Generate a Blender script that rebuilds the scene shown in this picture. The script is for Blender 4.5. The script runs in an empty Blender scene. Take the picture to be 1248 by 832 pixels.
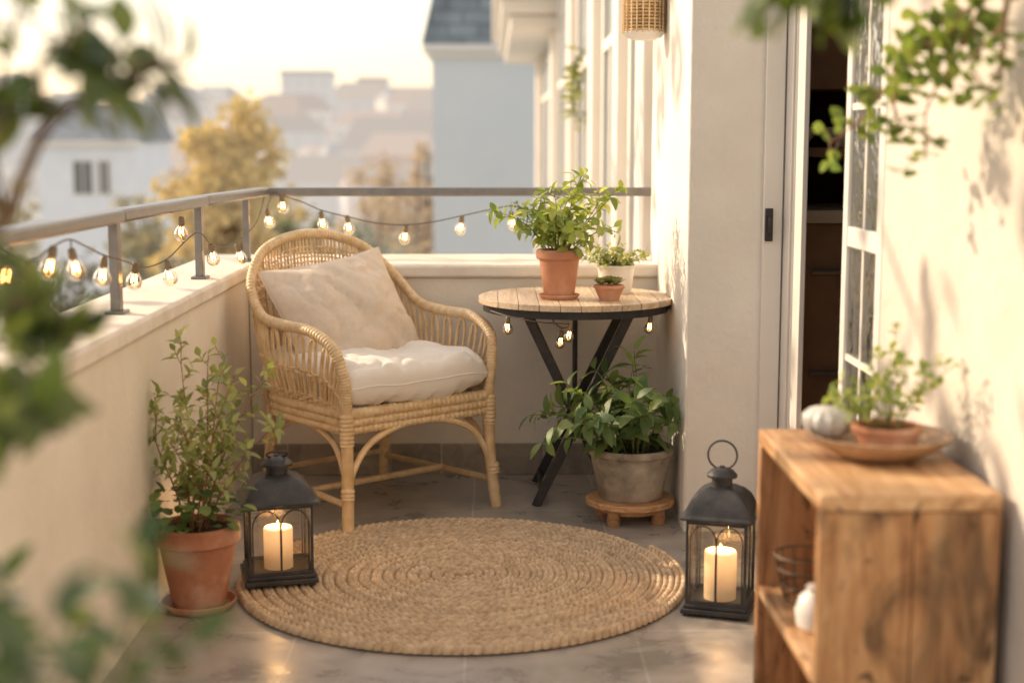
import bpy, math, random
from mathutils import Vector, Matrix, Euler, noise
R=math.radians
random.seed(11)
S=bpy.context.scene
C=S.collection
V=Vector
F=1778.0; CZ=1.09
ROT=Euler((R(90-7.7),0,R(-.77))).to_matrix()
def ray(u,v): return ROT@V((u-624,-(v-416),-F))
def Yp(u,v,Y):
    d=ray(u,v); t=Y/d.y; return V((d.x*t,Y,CZ+d.z*t))
def Xp(u,v,x):
    d=ray(u,v); t=x/d.x; return V((x,d.y*t,CZ+d.z*t))
U=random.uniform

# ------------------------------------------------------------ helpers
def catmull(P,n=8):
    P=[V(p) for p in P]; out=[]
    Q=[P[0]*2-P[1]]+P+[P[-1]*2-P[-2]]
    for i in range(1,len(Q)-2):
        a,b,c,d=Q[i-1],Q[i],Q[i+1],Q[i+2]
        for k in range(n):
            t=k/n
            out.append(.5*((2*b)+(c-a)*t+(2*a-5*b+4*c-d)*t*t+(3*b-a-3*c+d)*t**3))
    out.append(P[-1]); return out
class MB:
    def __init__(s): s.v=[]; s.f=[]; s.t=[]
    def add(s,vs,fs,tone=None):
        o=len(s.v); tone=random.random() if tone is None else tone
        s.v.extend(tuple(x) for x in vs); s.t.extend([tone]*len(vs))
        s.f.extend(tuple(i+o for i in f) for f in fs)
    def box(s,c,sz,rz=0,M=None,tone=None):
        m=M or Matrix.Rotation(rz,3,'Z'); c=V(c); h=V(sz)/2
        vs=[c+m@V((x*h.x,y*h.y,z*h.z)) for z in(-1,1) for y in(-1,1) for x in(-1,1)]
        s.add(vs,[(0,2,3,1),(4,5,7,6),(0,1,5,4),(2,6,7,3),(0,4,6,2),(1,3,7,5)],tone)
    def b2(s,x0,x1,y0,y1,z0,z1,tone=None): s.box(((x0+x1)/2,(y0+y1)/2,(z0+z1)/2),(x1-x0,y1-y0,z1-z0),tone=tone)
    def bar(s,p,q,w,t,side=None,tone=None):
        p=V(p);q=V(q); d=(q-p); L=d.length; d.normalize()
        sd=V(side) if side else V((0,1,0))
        a=sd-d*sd.dot(d); a.normalize(); b=d.cross(a)
        m=Matrix((a,b,d)).transposed()
        s.box((p+q)/2,(w,t,L),M=m,tone=tone)
    def tube(s,P,r,n=8,tone=None,closed=False):
        P=[V(p) for p in P]; N=len(P)
        rr=r if isinstance(r,(list,tuple)) else [r]*N
        vs=[];fs=[]; prev=None
        for i,p in enumerate(P):
            if closed: t=P[(i+1)%N]-P[i-1]
            else: t=P[min(i+1,N-1)]-P[max(i-1,0)]
            if t.length<1e-9: t=V((0,0,1))
            t.normalize()
            if prev is None:
                a=t.cross(V((0,0,1)))
                if a.length<.1: a=t.cross(V((0,1,0)))
            else: a=prev-t*prev.dot(t)
            a.normalize(); prev=a; b=t.cross(a)
            for k in range(n):
                an=2*math.pi*k/n; vs.append(p+(a*math.cos(an)+b*math.sin(an))*rr[i])
        for i in range(N if closed else N-1):
            j=(i+1)%N
            for k in range(n):
                l=(k+1)%n; fs.append((i*n+k,i*n+l,j*n+l,j*n+k))
        if not closed:
            fs.append(tuple(range(n-1,-1,-1))); fs.append(tuple(range((N-1)*n,N*n)))
        s.add(vs,fs,tone)
    def lathe(s,prof,n=32,c=(0,0,0),rot=0,tone=None,fn=None):
        c=V(c); vs=[];fs=[]
        for r,z in prof:
            for k in range(n):
                a=rot+2*math.pi*k/n; q=r*(fn(a) if fn else 1)
                vs.append(c+V((q*math.cos(a),q*math.sin(a),z)))
        for i in range(len(prof)-1):
            for k in range(n):
                l=(k+1)%n; fs.append((i*n+k,i*n+l,(i+1)*n+l,(i+1)*n+k))
        fs.append(tuple(range(n-1,-1,-1))); m=(len(prof)-1)*n; fs.append(tuple(range(m,m+n)))
        s.add(vs,fs,tone)
    def prism(s,pts,z0,z1,tone=None):
        n=len(pts); vs=[V((x,y,z0)) for x,y in pts]+[V((x,y,z1)) for x,y in pts]
        s.add(vs,[tuple(range(n-1,-1,-1)),tuple(range(n,2*n))]+[(i,(i+1)%n,n+(i+1)%n,n+i) for i in range(n)],tone)
    def leaf(s,p,d,n,L,W,shape=0,droop=.25,fold=.2,tone=None):
        d=d.normalized(); sd=d.cross(n)
        if sd.length<1e-4: sd=d.cross(V((.3,.5,.8)))
        sd.normalize(); n=sd.cross(d)
        secs=((.12,.45),(.35,.95),(.6,.9),(.82,.5)) if shape==0 else ((.15,.6),(.4,1),(.7,.62)) if shape==1 else ((.1,.75),(.4,1.08),(.7,.95),(.9,.5))
        vs=[p]; 
        for t,w in secs:
            c=p+d*L*t-n*(droop*L*t*t); h=w*W/2
            vs+=[c-sd*h+n*fold*h,c,c+sd*h+n*fold*h]
        vs.append(p+d*L*.97-n*(droop*L))
        k=len(secs); fs=[(0,2,1),(0,3,2)]
        for i in range(k-1):
            a=1+3*i; fs+=[(a,a+1,a+4,a+3),(a+1,a+2,a+5,a+4)]
        a=1+3*(k-1); fs+=[(a,a+1,3*k+1),(a+1,a+2,3*k+1)]
        s.add(vs,fs,tone)
    def build(s,name,mat,parent=None,smooth=True,bevel=0,org=None,ang=38,subd=0):
        me=bpy.data.meshes.new(name); vs=s.v
        me.from_pydata(vs,[],s.f)
        at=me.attributes.new('tone','FLOAT','POINT'); at.data.foreach_set('value',s.t)
        if smooth:
            me.polygons.foreach_set('use_smooth',[True]*len(me.polygons))
            me.set_sharp_from_angle(angle=R(ang))
        me.materials.append(mat); me.update()
        ob=bpy.data.objects.new(name,me); C.objects.link(ob)
        if parent: ob.parent=parent
        if bevel:
            b=ob.modifiers.new('b','BEVEL'); b.width=bevel; b.segments=2; b.limit_method='ANGLE'; b.angle_limit=R(40)
        return ob
def tag(o,label=None,cat=None,group=None,kind=None):
    if label: o['label']=label
    if cat: o['category']=cat
    if group: o['group']=group
    if kind: o['kind']=kind
    return o
def thing(name,label,cat,loc=(0,0,0),rz=0,group=None):
    o=bpy.data.objects.new(name,None); o.empty_display_size=.05; C.objects.link(o); o.location=loc; o.rotation_euler=(0,0,rz)
    return tag(o,label,cat,group)
def copy_tree(o,parent=None):
    c=o.copy(); C.objects.link(c)
    if parent: c.parent=parent
    for ch in [x for x in bpy.data.objects if x.parent==o]: copy_tree(ch,c)
    return c

# ------------------------------------------------------------ materials
def newmat(name):
    m=bpy.data.materials.new(name); m.use_nodes=True; nt=m.node_tree
    return m,nt,nt.nodes,nt.links,nt.nodes['Principled BSDF']
def rgb(c): return (c[0],c[1],c[2],1)
HAZE_GLOW=(1,.90,.79,1)  # emission colour painted into distant materials in place of aerial haze
def mat(name,c1,c2=None,rough=.6,scale=8,bump=0,bscale=60,metal=0,stretch=(1,1,1),spec=.5,tonemix=0,haze_glow=0,trans=0,lo=.35,hi=.65,c3=None,bd=.01,sheen=0):
    m,nt,N,L,P=newmat(name)
    P.inputs['Roughness'].default_value=rough; P.inputs['Metallic'].default_value=metal
    P.inputs['Specular IOR Level'].default_value=spec
    tc=N.new('ShaderNodeTexCoord'); mp=N.new('ShaderNodeMapping'); mp.inputs['Scale'].default_value=stretch
    L.new(tc.outputs['Object'],mp.inputs[0])
    nz=N.new('ShaderNodeTexNoise'); nz.inputs['Scale'].default_value=scale; nz.inputs['Detail'].default_value=8; nz.inputs['Roughness'].default_value=.6
    L.new(mp.outputs[0],nz.inputs['Vector'])
    cr=N.new('ShaderNodeValToRGB'); cr.color_ramp.elements[0].position=lo; cr.color_ramp.elements[1].position=hi
    cr.color_ramp.elements[0].color=rgb(c1); cr.color_ramp.elements[1].color=rgb(c2 or c1)
    if c3:
        e=cr.color_ramp.elements.new((lo+hi)/2); e.color=rgb(c3)
    L.new(nz.outputs[0],cr.inputs[0]); col=cr.outputs[0]
    if tonemix:
        at=N.new('ShaderNodeAttribute'); at.attribute_name='tone'
        mr=N.new('ShaderNodeMapRange'); mr.inputs[3].default_value=1-tonemix; mr.inputs[4].default_value=1+tonemix*.6
        L.new(at.outputs['Fac'],mr.inputs[0])
        vm=N.new('ShaderNodeVectorMath'); vm.operation='SCALE'; L.new(col,vm.inputs[0]); L.new(mr.outputs[0],vm.inputs['Scale']); col=vm.outputs[0]
    L.new(col,P.inputs['Base Color'])
    rr=N.new('ShaderNodeMapRange'); rr.inputs[3].default_value=max(.02,rough-.1); rr.inputs[4].default_value=min(1,rough+.1); L.new(nz.outputs[0],rr.inputs[0]); L.new(rr.outputs[0],P.inputs['Roughness'])
    if bump:
        n2=N.new('ShaderNodeTexNoise'); n2.inputs['Scale'].default_value=bscale; n2.inputs['Detail'].default_value=6; L.new(mp.outputs[0],n2.inputs['Vector'])
        b=N.new('ShaderNodeBump'); b.inputs['Strength'].default_value=bump; b.inputs['Distance'].default_value=bd
        L.new(n2.outputs[0],b.inputs['Height']); L.new(b.outputs[0],P.inputs['Normal'])
    if haze_glow:
        P.inputs['Emission Color'].default_value=HAZE_GLOW; P.inputs['Emission Strength'].default_value=haze_glow  # even self-glow imitates haze over far surfaces
    if sheen: P.inputs['Sheen Weight'].default_value=sheen
    return m
def leafmat(name,c1,c2,rough=.42,tr=.38,haze_glow=0):
    m,nt,N,L,P=newmat(name)
    at=N.new('ShaderNodeAttribute'); at.attribute_name='tone'
    cr=N.new('ShaderNodeValToRGB'); cr.color_ramp.elements[0].color=rgb(c1); cr.color_ramp.elements[1].color=rgb(c2)
    L.new(at.outputs['Fac'],cr.inputs[0])
    tc=N.new('ShaderNodeTexCoord'); nz=N.new('ShaderNodeTexNoise'); nz.inputs['Scale'].default_value=30; L.new(tc.outputs['Object'],nz.inputs['Vector'])
    mr=N.new('ShaderNodeMapRange'); mr.inputs[3].default_value=.75; mr.inputs[4].default_value=1.2; L.new(nz.outputs[0],mr.inputs[0])
    vm=N.new('ShaderNodeVectorMath'); vm.operation='SCALE'; L.new(cr.outputs[0],vm.inputs[0]); L.new(mr.outputs[0],vm.inputs['Scale'])
    L.new(vm.outputs[0],P.inputs['Base Color']); P.inputs['Roughness'].default_value=rough
    t=N.new('ShaderNodeBsdfTranslucent'); v2=N.new('ShaderNodeVectorMath'); v2.operation='MULTIPLY'; v2.inputs[1].default_value=(2.5,2.2,1.2) if not haze_glow else (1.5,1.4,1.1)
    L.new(vm.outputs[0],v2.inputs[0]); L.new(v2.outputs[0],t.inputs[0])
    mx=N.new('ShaderNodeMixShader'); mx.inputs[0].default_value=tr; L.new(P.outputs[0],mx.inputs[1]); L.new(t.outputs[0],mx.inputs[2])
    if haze_glow: P.inputs['Emission Color'].default_value=HAZE_GLOW; P.inputs['Emission Strength'].default_value=haze_glow  # same painted haze glow for far foliage
    L.new(mx.outputs[0],N['Material Output'].inputs[0]); return m
def brick(name,c1,c2,mortar,w,h,ms,off=0,rough=.5,bump=.3,axes=None,mottle=.35,scalevar=5,locoff=(0,0,0)):
    m,nt,N,L,P=newmat(name)
    tc=N.new('ShaderNodeTexCoord'); mp=N.new('ShaderNodeMapping'); mp.inputs['Location'].default_value=locoff
    if axes: mp.inputs['Rotation'].default_value=axes
    L.new(tc.outputs['Object'],mp.inputs[0])
    b=N.new('ShaderNodeTexBrick'); b.offset=off; b.inputs['Scale'].default_value=1; b.inputs['Brick Width'].default_value=w; b.inputs['Row Height'].default_value=h
    b.inputs['Mortar Size'].default_value=ms; b.inputs['Mortar Smooth'].default_value=.2
    b.inputs['Color1'].default_value=rgb(c1); b.inputs['Color2'].default_value=rgb(c2); b.inputs['Mortar'].default_value=rgb(mortar)
    L.new(mp.outputs[0],b.inputs['Vector'])
    nz=N.new('ShaderNodeTexNoise'); nz.inputs['Scale'].default_value=scalevar; nz.inputs['Detail'].default_value=10; nz.inputs['Roughness'].default_value=.68; nz.inputs['Distortion'].default_value=.8; L.new(tc.outputs['Object'],nz.inputs['Vector'])
    mr=N.new('ShaderNodeMapRange'); mr.inputs[1].default_value=.3; mr.inputs[2].default_value=.7; mr.inputs[3].default_value=1-mottle; mr.inputs[4].default_value=1+mottle; L.new(nz.outputs[0],mr.inputs[0])
    vm=N.new('ShaderNodeVectorMath'); vm.operation='SCALE'; L.new(b.outputs[0],vm.inputs[0]); L.new(mr.outputs[0],vm.inputs['Scale'])
    L.new(vm.outputs[0],P.inputs['Base Color'])
    r2=N.new('ShaderNodeMapRange'); r2.inputs[1].default_value=.3; r2.inputs[2].default_value=.7; r2.inputs[3].default_value=rough-.18; r2.inputs[4].default_value=rough+.2; L.new(nz.outputs[0],r2.inputs[0]); L.new(r2.outputs[0],P.inputs['Roughness'])
    inv=N.new('ShaderNodeMath'); inv.operation='MULTIPLY_ADD'; inv.inputs[1].default_value=-1; inv.inputs[2].default_value=1; L.new(b.outputs['Fac'],inv.inputs[0])
    ad=N.new('ShaderNodeMath'); ad.operation='MULTIPLY_ADD'; ad.inputs[1].default_value=.8; L.new(nz.outputs[0],ad.inputs[0]); L.new(inv.outputs[0],ad.inputs[2])
    bp=N.new('ShaderNodeBump'); bp.inputs['Strength'].default_value=bump; bp.inputs['Distance'].default_value=.004; L.new(ad.outputs[0],bp.inputs['Height']); L.new(bp.outputs[0],P.inputs['Normal'])
    return m
def wood(name,dark,mid,light,stretch,scale=4,rough=.5,knots=0,tonemix=.15):
    m,nt,N,L,P=newmat(name)
    tc=N.new('ShaderNodeTexCoord'); mp=N.new('ShaderNodeMapping'); mp.inputs['Scale'].default_value=stretch
    src=tc.outputs['Object']
    L.new(src,mp.inputs[0])
    nz=N.new('ShaderNodeTexNoise'); nz.inputs['Scale'].default_value=scale; nz.inputs['Detail'].default_value=10; nz.inputs['Distortion'].default_value=1.3; nz.inputs['Roughness'].default_value=.66
    L.new(mp.outputs[0],nz.inputs['Vector'])
    cr=N.new('ShaderNodeValToRGB'); e=cr.color_ramp.elements; e[0].position=.32; e[0].color=rgb(dark); e[1].position=.66; e[1].color=rgb(light); x=e.new(.48); x.color=rgb(mid)
    L.new(nz.outputs[0],cr.inputs[0]); col=cr.outputs[0]
    if knots:
        for sc,a0,a1,dk_ in ((knots,.54,.66,.38),(knots*2.6,.62,.68,.22)):
            n3=N.new('ShaderNodeTexNoise'); n3.inputs['Scale'].default_value=sc; n3.inputs['Detail'].default_value=5; n3.inputs['Distortion'].default_value=1.2
            m2=N.new('ShaderNodeMapping'); m2.inputs['Scale'].default_value=tuple(1.4 if a>2 else .7 for a in stretch); m2.inputs['Location'].default_value=(sc,1.7,.3); L.new(src,m2.inputs[0]); L.new(m2.outputs[0],n3.inputs['Vector'])
            k=N.new('ShaderNodeMapRange'); k.inputs[1].default_value=a0; k.inputs[2].default_value=a1; k.inputs[3].default_value=1; k.inputs[4].default_value=dk_; L.new(n3.outputs[0],k.inputs[0])
            vm=N.new('ShaderNodeVectorMath'); vm.operation='SCALE'; L.new(col,vm.inputs[0]); L.new(k.outputs[0],vm.inputs['Scale']); col=vm.outputs[0]
    at=N.new('ShaderNodeAttribute'); at.attribute_name='tone'
    mr=N.new('ShaderNodeMapRange'); mr.inputs[3].default_value=1-tonemix; mr.inputs[4].default_value=1+tonemix; L.new(at.outputs['Fac'],mr.inputs[0])
    v2=N.new('ShaderNodeVectorMath'); v2.operation='SCALE'; L.new(col,v2.inputs[0]); L.new(mr.outputs[0],v2.inputs['Scale'])
    L.new(v2.outputs[0],P.inputs['Base Color']); P.inputs['Roughness'].default_value=rough
    b=N.new('ShaderNodeBump'); b.inputs['Strength'].default_value=.6; b.inputs['Distance'].default_value=.003; L.new(nz.outputs[0],b.inputs['Height']); L.new(b.outputs[0],P.inputs['Normal'])
    return m
def thinglass(name,tint=(1,1,1),gl=.12,rough=.03,k=.6,wavy=0):
    m,nt,N,L,P=newmat(name); N.remove(P)
    t=N.new('ShaderNodeBsdfTransparent'); t.inputs[0].default_value=rgb(tint)
    g=N.new('ShaderNodeBsdfGlossy'); g.inputs['Roughness'].default_value=rough
    if wavy:
        tc=N.new('ShaderNodeTexCoord'); nz=N.new('ShaderNodeTexNoise'); nz.inputs['Scale'].default_value=22; L.new(tc.outputs['Object'],nz.inputs['Vector'])
        b=N.new('ShaderNodeBump'); b.inputs['Strength'].default_value=wavy; b.inputs['Distance'].default_value=.01; L.new(nz.outputs[0],b.inputs['Height']); L.new(b.outputs[0],g.inputs['Normal'])
    fr=N.new('ShaderNodeLayerWeight'); fr.inputs[0].default_value=.35
    ad=N.new('ShaderNodeMath'); ad.operation='MULTIPLY_ADD'; ad.inputs[1].default_value=k; ad.inputs[2].default_value=gl; L.new(fr.outputs['Fresnel'],ad.inputs[0])
    mx=N.new('ShaderNodeMixShader'); L.new(ad.outputs[0],mx.inputs[0]); L.new(t.outputs[0],mx.inputs[1]); L.new(g.outputs[0],mx.inputs[2]); L.new(mx.outputs[0],N['Material Output'].inputs[0])
    return m
def emis(name,c,s):
    m,nt,N,L,P=newmat(name); P.inputs['Base Color'].default_value=rgb(c); P.inputs['Emission Color'].default_value=rgb(c); P.inputs['Emission Strength'].default_value=s; return m

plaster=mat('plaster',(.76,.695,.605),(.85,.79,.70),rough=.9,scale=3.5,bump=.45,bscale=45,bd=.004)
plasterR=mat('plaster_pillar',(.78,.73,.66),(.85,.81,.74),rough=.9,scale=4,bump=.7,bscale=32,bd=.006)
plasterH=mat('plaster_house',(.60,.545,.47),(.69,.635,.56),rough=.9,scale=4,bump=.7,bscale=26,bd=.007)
capm=mat('cap_plaster',(.72,.65,.56),(.86,.81,.74),rough=.85,scale=9,bump=.5,bscale=30,bd=.004)
tile=brick('floor_tile',(.335,.300,.262),(.375,.335,.295),(.46,.42,.37),.38,.55,.0035,off=0,rough=.34,mottle=.38,scalevar=5,locoff=(.06,.12,0),bump=.35)
skirtm=brick('skirting_tile',(.28,.235,.19),(.36,.31,.25),(.50,.44,.38),.17,.2,.003,rough=.5,axes=(R(90),0,0),scalevar=14)
whitep=mat('white_paint',(.74,.70,.64),(.79,.75,.69),rough=.4,scale=3,bump=.05)
metal=mat('dark_metal',(.022,.022,.025),(.045,.043,.043),rough=.45,scale=30,metal=.3,bump=.08,bscale=200)
lanm=mat('lantern_metal',(.038,.037,.040),(.075,.072,.070),rough=.45,scale=25,metal=.25,bump=.15,bscale=130)
railm=mat('rail_metal',(.20,.195,.19),(.26,.25,.24),rough=.36,scale=20,metal=.6)
rattan=mat('rattan',(.62,.42,.21),(.82,.62,.38),rough=.45,scale=22,bump=.2,bscale=160,tonemix=.28,bd=.003)
rattanW=mat('rattan_wrapped',(.66,.46,.24),(.84,.65,.41),rough=.45,scale=40,bump=.2,bscale=200,tonemix=.2,bd=.003)
jute=mat('jute',(.50,.355,.215),(.74,.57,.39),rough=.85,scale=40,bump=.8,bscale=220,tonemix=.26,bd=.004)
juteD=mat('jute_base',(.24,.16,.09),(.3,.2,.12),rough=.95)
fabW=mat('cream_fabric',(.84,.785,.71),(.87,.82,.75),rough=.95,scale=6,bump=.45,bscale=420,bd=.002,sheen=.2)
fabB=mat('beige_linen',(.68,.575,.465),(.73,.625,.515),rough=.95,scale=60,bump=.6,bscale=330,bd=.002,sheen=.2)
terra=mat('terracotta',(.46,.20,.11),(.66,.38,.25),rough=.8,scale=7,bump=.35,bscale=70,bd=.003,c3=(.55,.26,.15))
terraOld=mat('weathered_terracotta',(.36,.14,.07),(.62,.40,.30),rough=.85,scale=6,bump=.5,bscale=50,bd=.003,c3=(.47,.21,.12))
stonepot=mat('grey_stone_pot',(.20,.17,.13),(.54,.48,.40),rough=.9,scale=8,bump=.8,bscale=35,bd=.005,c3=(.36,.315,.26))
whitec=mat('white_ceramic',(.78,.75,.70),(.84,.81,.77),rough=.3,scale=5)
soil=mat('soil',(.03,.018,.01),(.07,.045,.028),rough=1,scale=60,bump=1,bscale=120)
woodtop=wood('table_wood',(.44,.32,.20),(.62,.47,.32),(.76,.60,.44),(14,1,14),scale=5,rough=.45,tonemix=.16)
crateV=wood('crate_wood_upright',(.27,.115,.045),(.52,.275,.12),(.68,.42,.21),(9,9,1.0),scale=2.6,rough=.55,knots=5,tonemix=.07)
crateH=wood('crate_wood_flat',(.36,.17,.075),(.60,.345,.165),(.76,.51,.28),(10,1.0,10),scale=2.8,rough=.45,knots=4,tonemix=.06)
stoolw=wood('stool_wood',(.30,.14,.06),(.46,.25,.12),(.60,.37,.2),(2,14,14),scale=5)
bark=mat('bark',(.13,.075,.035),(.24,.15,.08),rough=.85,scale=20,bump=.5,bscale=60)
stemg=mat('green_stem',(.10,.13,.03),(.20,.22,.07),rough=.6,scale=20)
stemb=mat('brown_stem',(.22,.10,.05),(.34,.18,.09),rough=.6,scale=20)
L_herb=leafmat('herb_leaf',(.15,.20,.065),(.38,.42,.19))
L_light=leafmat('light_leaf',(.12,.20,.04),(.36,.42,.13))
L_deep=leafmat('deep_leaf',(.055,.115,.036),(.20,.28,.095),rough=.5)
L_fg=leafmat('shrub_leaf',(.03,.065,.022),(.14,.19,.06),rough=.25,tr=.35)
L_fg2=leafmat('bush_leaf',(.028,.068,.018),(.14,.20,.055),rough=.20,tr=.32)
L_vine=leafmat('vine_leaf',(.07,.13,.03),(.19,.26,.07),tr=.42)
L_succ=leafmat('succulent_leaf',(.12,.22,.07),(.40,.34,.14),tr=.1)
glass=thinglass('clear_glass',(1,.97,.92),.06,.03,.45)
bulbg=thinglass('bulb_glass',(1,.90,.75),.08)
fil=emis('filament',(1,.50,.15),34)
flame=emis('flame',(1,.66,.28),9)
wire=mat('cable',(.08,.06,.04),(.13,.10,.07),rough=.6)
sock=mat('socket',(.14,.10,.06),(.24,.18,.11),rough=.45,metal=.3)
m_,nt_,N_,L_,P_=newmat('candle_wax')
P_.inputs['Base Color'].default_value=(.86,.72,.53,1); P_.inputs['Roughness'].default_value=.5
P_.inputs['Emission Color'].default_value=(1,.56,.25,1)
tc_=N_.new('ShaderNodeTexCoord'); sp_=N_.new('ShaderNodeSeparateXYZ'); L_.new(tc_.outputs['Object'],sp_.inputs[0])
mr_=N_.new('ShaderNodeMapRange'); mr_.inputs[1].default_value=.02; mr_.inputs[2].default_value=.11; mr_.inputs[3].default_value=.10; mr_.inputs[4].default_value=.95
L_.new(sp_.outputs['Z'],mr_.inputs[0]); L_.new(mr_.outputs[0],P_.inputs['Emission Strength']); wax=m_  # wax glow, stronger towards the top, painted in for flame light shining through

# ------------------------------------------------------------ balcony shell
X0=-.80; YB=4.77; XR=.80; XP=.54; YP=4.03
m=MB(); m.b2(-1.0,.96,-1.6,4.95,-.12,0); o=m.build('balcony_floor',tile,smooth=False); tag(o,'grey-beige stone tiled balcony floor','floor',kind='structure')
t=thing('parapet_wall','cream plastered low wall along the left of the balcony under the slanting rail','wall',(-.9,1.8,0))
m=MB(); m.b2(-.99,X0,-1.6,5.2,-.3,.655); m.build('wall_body',plaster,t,bevel=.004).location=(.9,-1.8,0)
m=MB(); m.b2(-1.02,X0+.012,-1.6,5.23,.655,.70); m.build('coping',capm,t,bevel=.010).location=(.9,-1.8,0)
t=thing('parapet_wall','cream plastered low wall across the far end behind the chair and table','wall',(-.1,5,0))
m=MB(); m.b2(X0+.002,XP+.05,YB,5.19,-.3,.655); m.build('wall_body',plaster,t,bevel=.004).location=(.1,-5,0)
m=MB(); m.b2(X0+.014,XP+.05,YB-.014,5.225,.655,.70); m.build('coping',capm,t,bevel=.010).location=(.1,-5,0)
m=MB(); m.b2(X0+.004,XP-.002,YB-.016,YB-.002,.001,.105); o=m.build('skirting',skirtm,t,smooth=False,bevel=.002); o.location=(.1,-5,0)
t=thing('pillar','white plastered pillar between the round table and the dark doorway','pillar',(.75,4.5,0))
m=MB(); m.b2(XP,.82,YP,4.98,-.3,2.7); m.build('pillar_body',plasterR,t,bevel=.008).location=(-.75,-4.5,0)
m=MB(); m.b2(.745,.798,YP-.018,YP-.001,.001,2.7); m.build('trim',whitep,t,bevel=.003).location=(-.75,-4.5,0)
m=MB(); p=Yp(937,274,YP-.02); m.box(p,(.021,.014,.09)); m.box(p+V((0,-.01,0)),(.010,.02,.045)); m.build('lock',metal,t,bevel=.002).location=(-.75,-4.5,0)
t=thing('house_wall','white plastered house wall right of the glass door, dappled with leaf shadows','wall',(.92,1.2,0))
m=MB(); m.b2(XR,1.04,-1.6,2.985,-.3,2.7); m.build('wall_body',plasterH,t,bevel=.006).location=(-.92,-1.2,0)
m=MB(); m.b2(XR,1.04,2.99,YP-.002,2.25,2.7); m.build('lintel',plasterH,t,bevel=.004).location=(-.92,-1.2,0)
t=thing('glass_door','white framed door with divided glass panes standing ajar beside the dark opening','door',(.84,3.2,0))
def loc(o,c=(-.84,-3.2,0)): o.location=c; return o
m=MB(); m.b2(.802,.818,3.94,YP-.004,.012,2.245); m.b2(.808,.818,3.86,3.935,.012,2.245); m.b2(.803,.818,3.79,3.855,.012,2.245); loc(m.build('door_frame',whitep,t,bevel=.003))
m=MB(); m.b2(.80,.82,2.992,3.93,.001,.012); loc(m.build('threshold',railm,t))
m=MB(); m.b2(.803,.824,3.30,3.34,.03,2.2); m.b2(.803,.824,3.00,3.045,.03,2.2)
for z in (.03,.30,.86,1.45,2.13): m.b2(.805,.822,3.045,3.30,z,z+.045)
loc(m.build('door_leaf',whitep,t,bevel=.003))
m=MB(); m.b2(.808,.818,3.045,3.30,1.165,1.18); m.b2(.808,.818,3.045,3.30,.60,.615); m.b2(.8085,.8175,3.165,3.178,.345,2.13); loc(m.build('muntin',whitep,t))
m=MB(); m.b2(.811,.815,3.045,3.30,.08,2.15); loc(m.build('pane',thinglass('door_glass',(.8,.88,.8),.40,.07,.6,.7),t,smooth=False))
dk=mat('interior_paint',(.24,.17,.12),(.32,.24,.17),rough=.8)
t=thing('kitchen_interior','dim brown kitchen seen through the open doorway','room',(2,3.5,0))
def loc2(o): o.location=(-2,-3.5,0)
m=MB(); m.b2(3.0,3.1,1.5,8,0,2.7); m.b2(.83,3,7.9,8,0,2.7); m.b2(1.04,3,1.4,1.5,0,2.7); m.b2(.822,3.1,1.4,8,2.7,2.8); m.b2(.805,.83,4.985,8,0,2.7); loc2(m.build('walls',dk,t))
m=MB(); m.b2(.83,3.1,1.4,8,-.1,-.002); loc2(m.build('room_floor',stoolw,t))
t=thing('kitchen_cabinet','dark kitchen cabinet with open shelf and dishes inside the doorway','cabinet',(1.35,4.25,0))
m=MB(); m.b2(-.5,.9,0,.5,0,.86); m.b2(-.5,.9,.1,.5,1.25,1.9); m.b2(-.5,.9,.12,.5,1.05,1.08); m.build('carcass',mat('cabinet_wood',(.20,.12,.07),(.30,.19,.11),rough=.5),t,bevel=.004)
m=MB(); m.b2(-.52,.92,-.03,.5,.862,.90); m.build('worktop',mat('worktop',(.5,.45,.38),(.57,.52,.45),rough=.3),t,bevel=.003)
for k in range(5):
    m=MB(); m.lathe([(.02,1.081),(.05,1.12),(.055,1.14)],16,(-.42+k*.13,.2,0)); m.build('dish',whitec,t)
for z in (.72,.42):
    m=MB(); m.tube([(-.42,-.02,z),(-.1,-.02,z)],.008,8); m.build('drawer_handle',railm,t)

# ------------------------------------------------------------ railing
t=thing('metal_railing','grey metal handrail on square posts turning the corner above the low walls','railing',(-.85,3.4,.7))
def lr(o): o.location=(.85,-3.4,-.7)
rl=[(-.90,-1.5,.925),(-.885,2.0,.925),(-.872,3.38,.925),(-.855,4.29,.925),(-.80,5.13,.925)]
m=MB()
for a,b in zip(rl[:-1],rl[1:]): m.bar(a,V(b)+(V(b)-V(a)).normalized()*.002,.056,.030,side=(1,0,0))
lr(m.build('handrail',railm,t,bevel=.007))
m=MB(); m.bar((-.825,5.13,.9245),(XP+.055,5.13,.9245),.045,.030,side=(0,1,0)); lr(m.build('handrail',railm,t,bevel=.006))
for (x,y) in [(-.887,1.7),(-.880,2.5),(-.872,3.38),(-.855,4.27),(-.823,4.90)]:
    m=MB(); m.box((x,y,.806),(.022,.034,.208)); m.box((x,y,.704),(.045,.06,.008)); lr(m.build('post',railm,t,bevel=.002))

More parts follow.
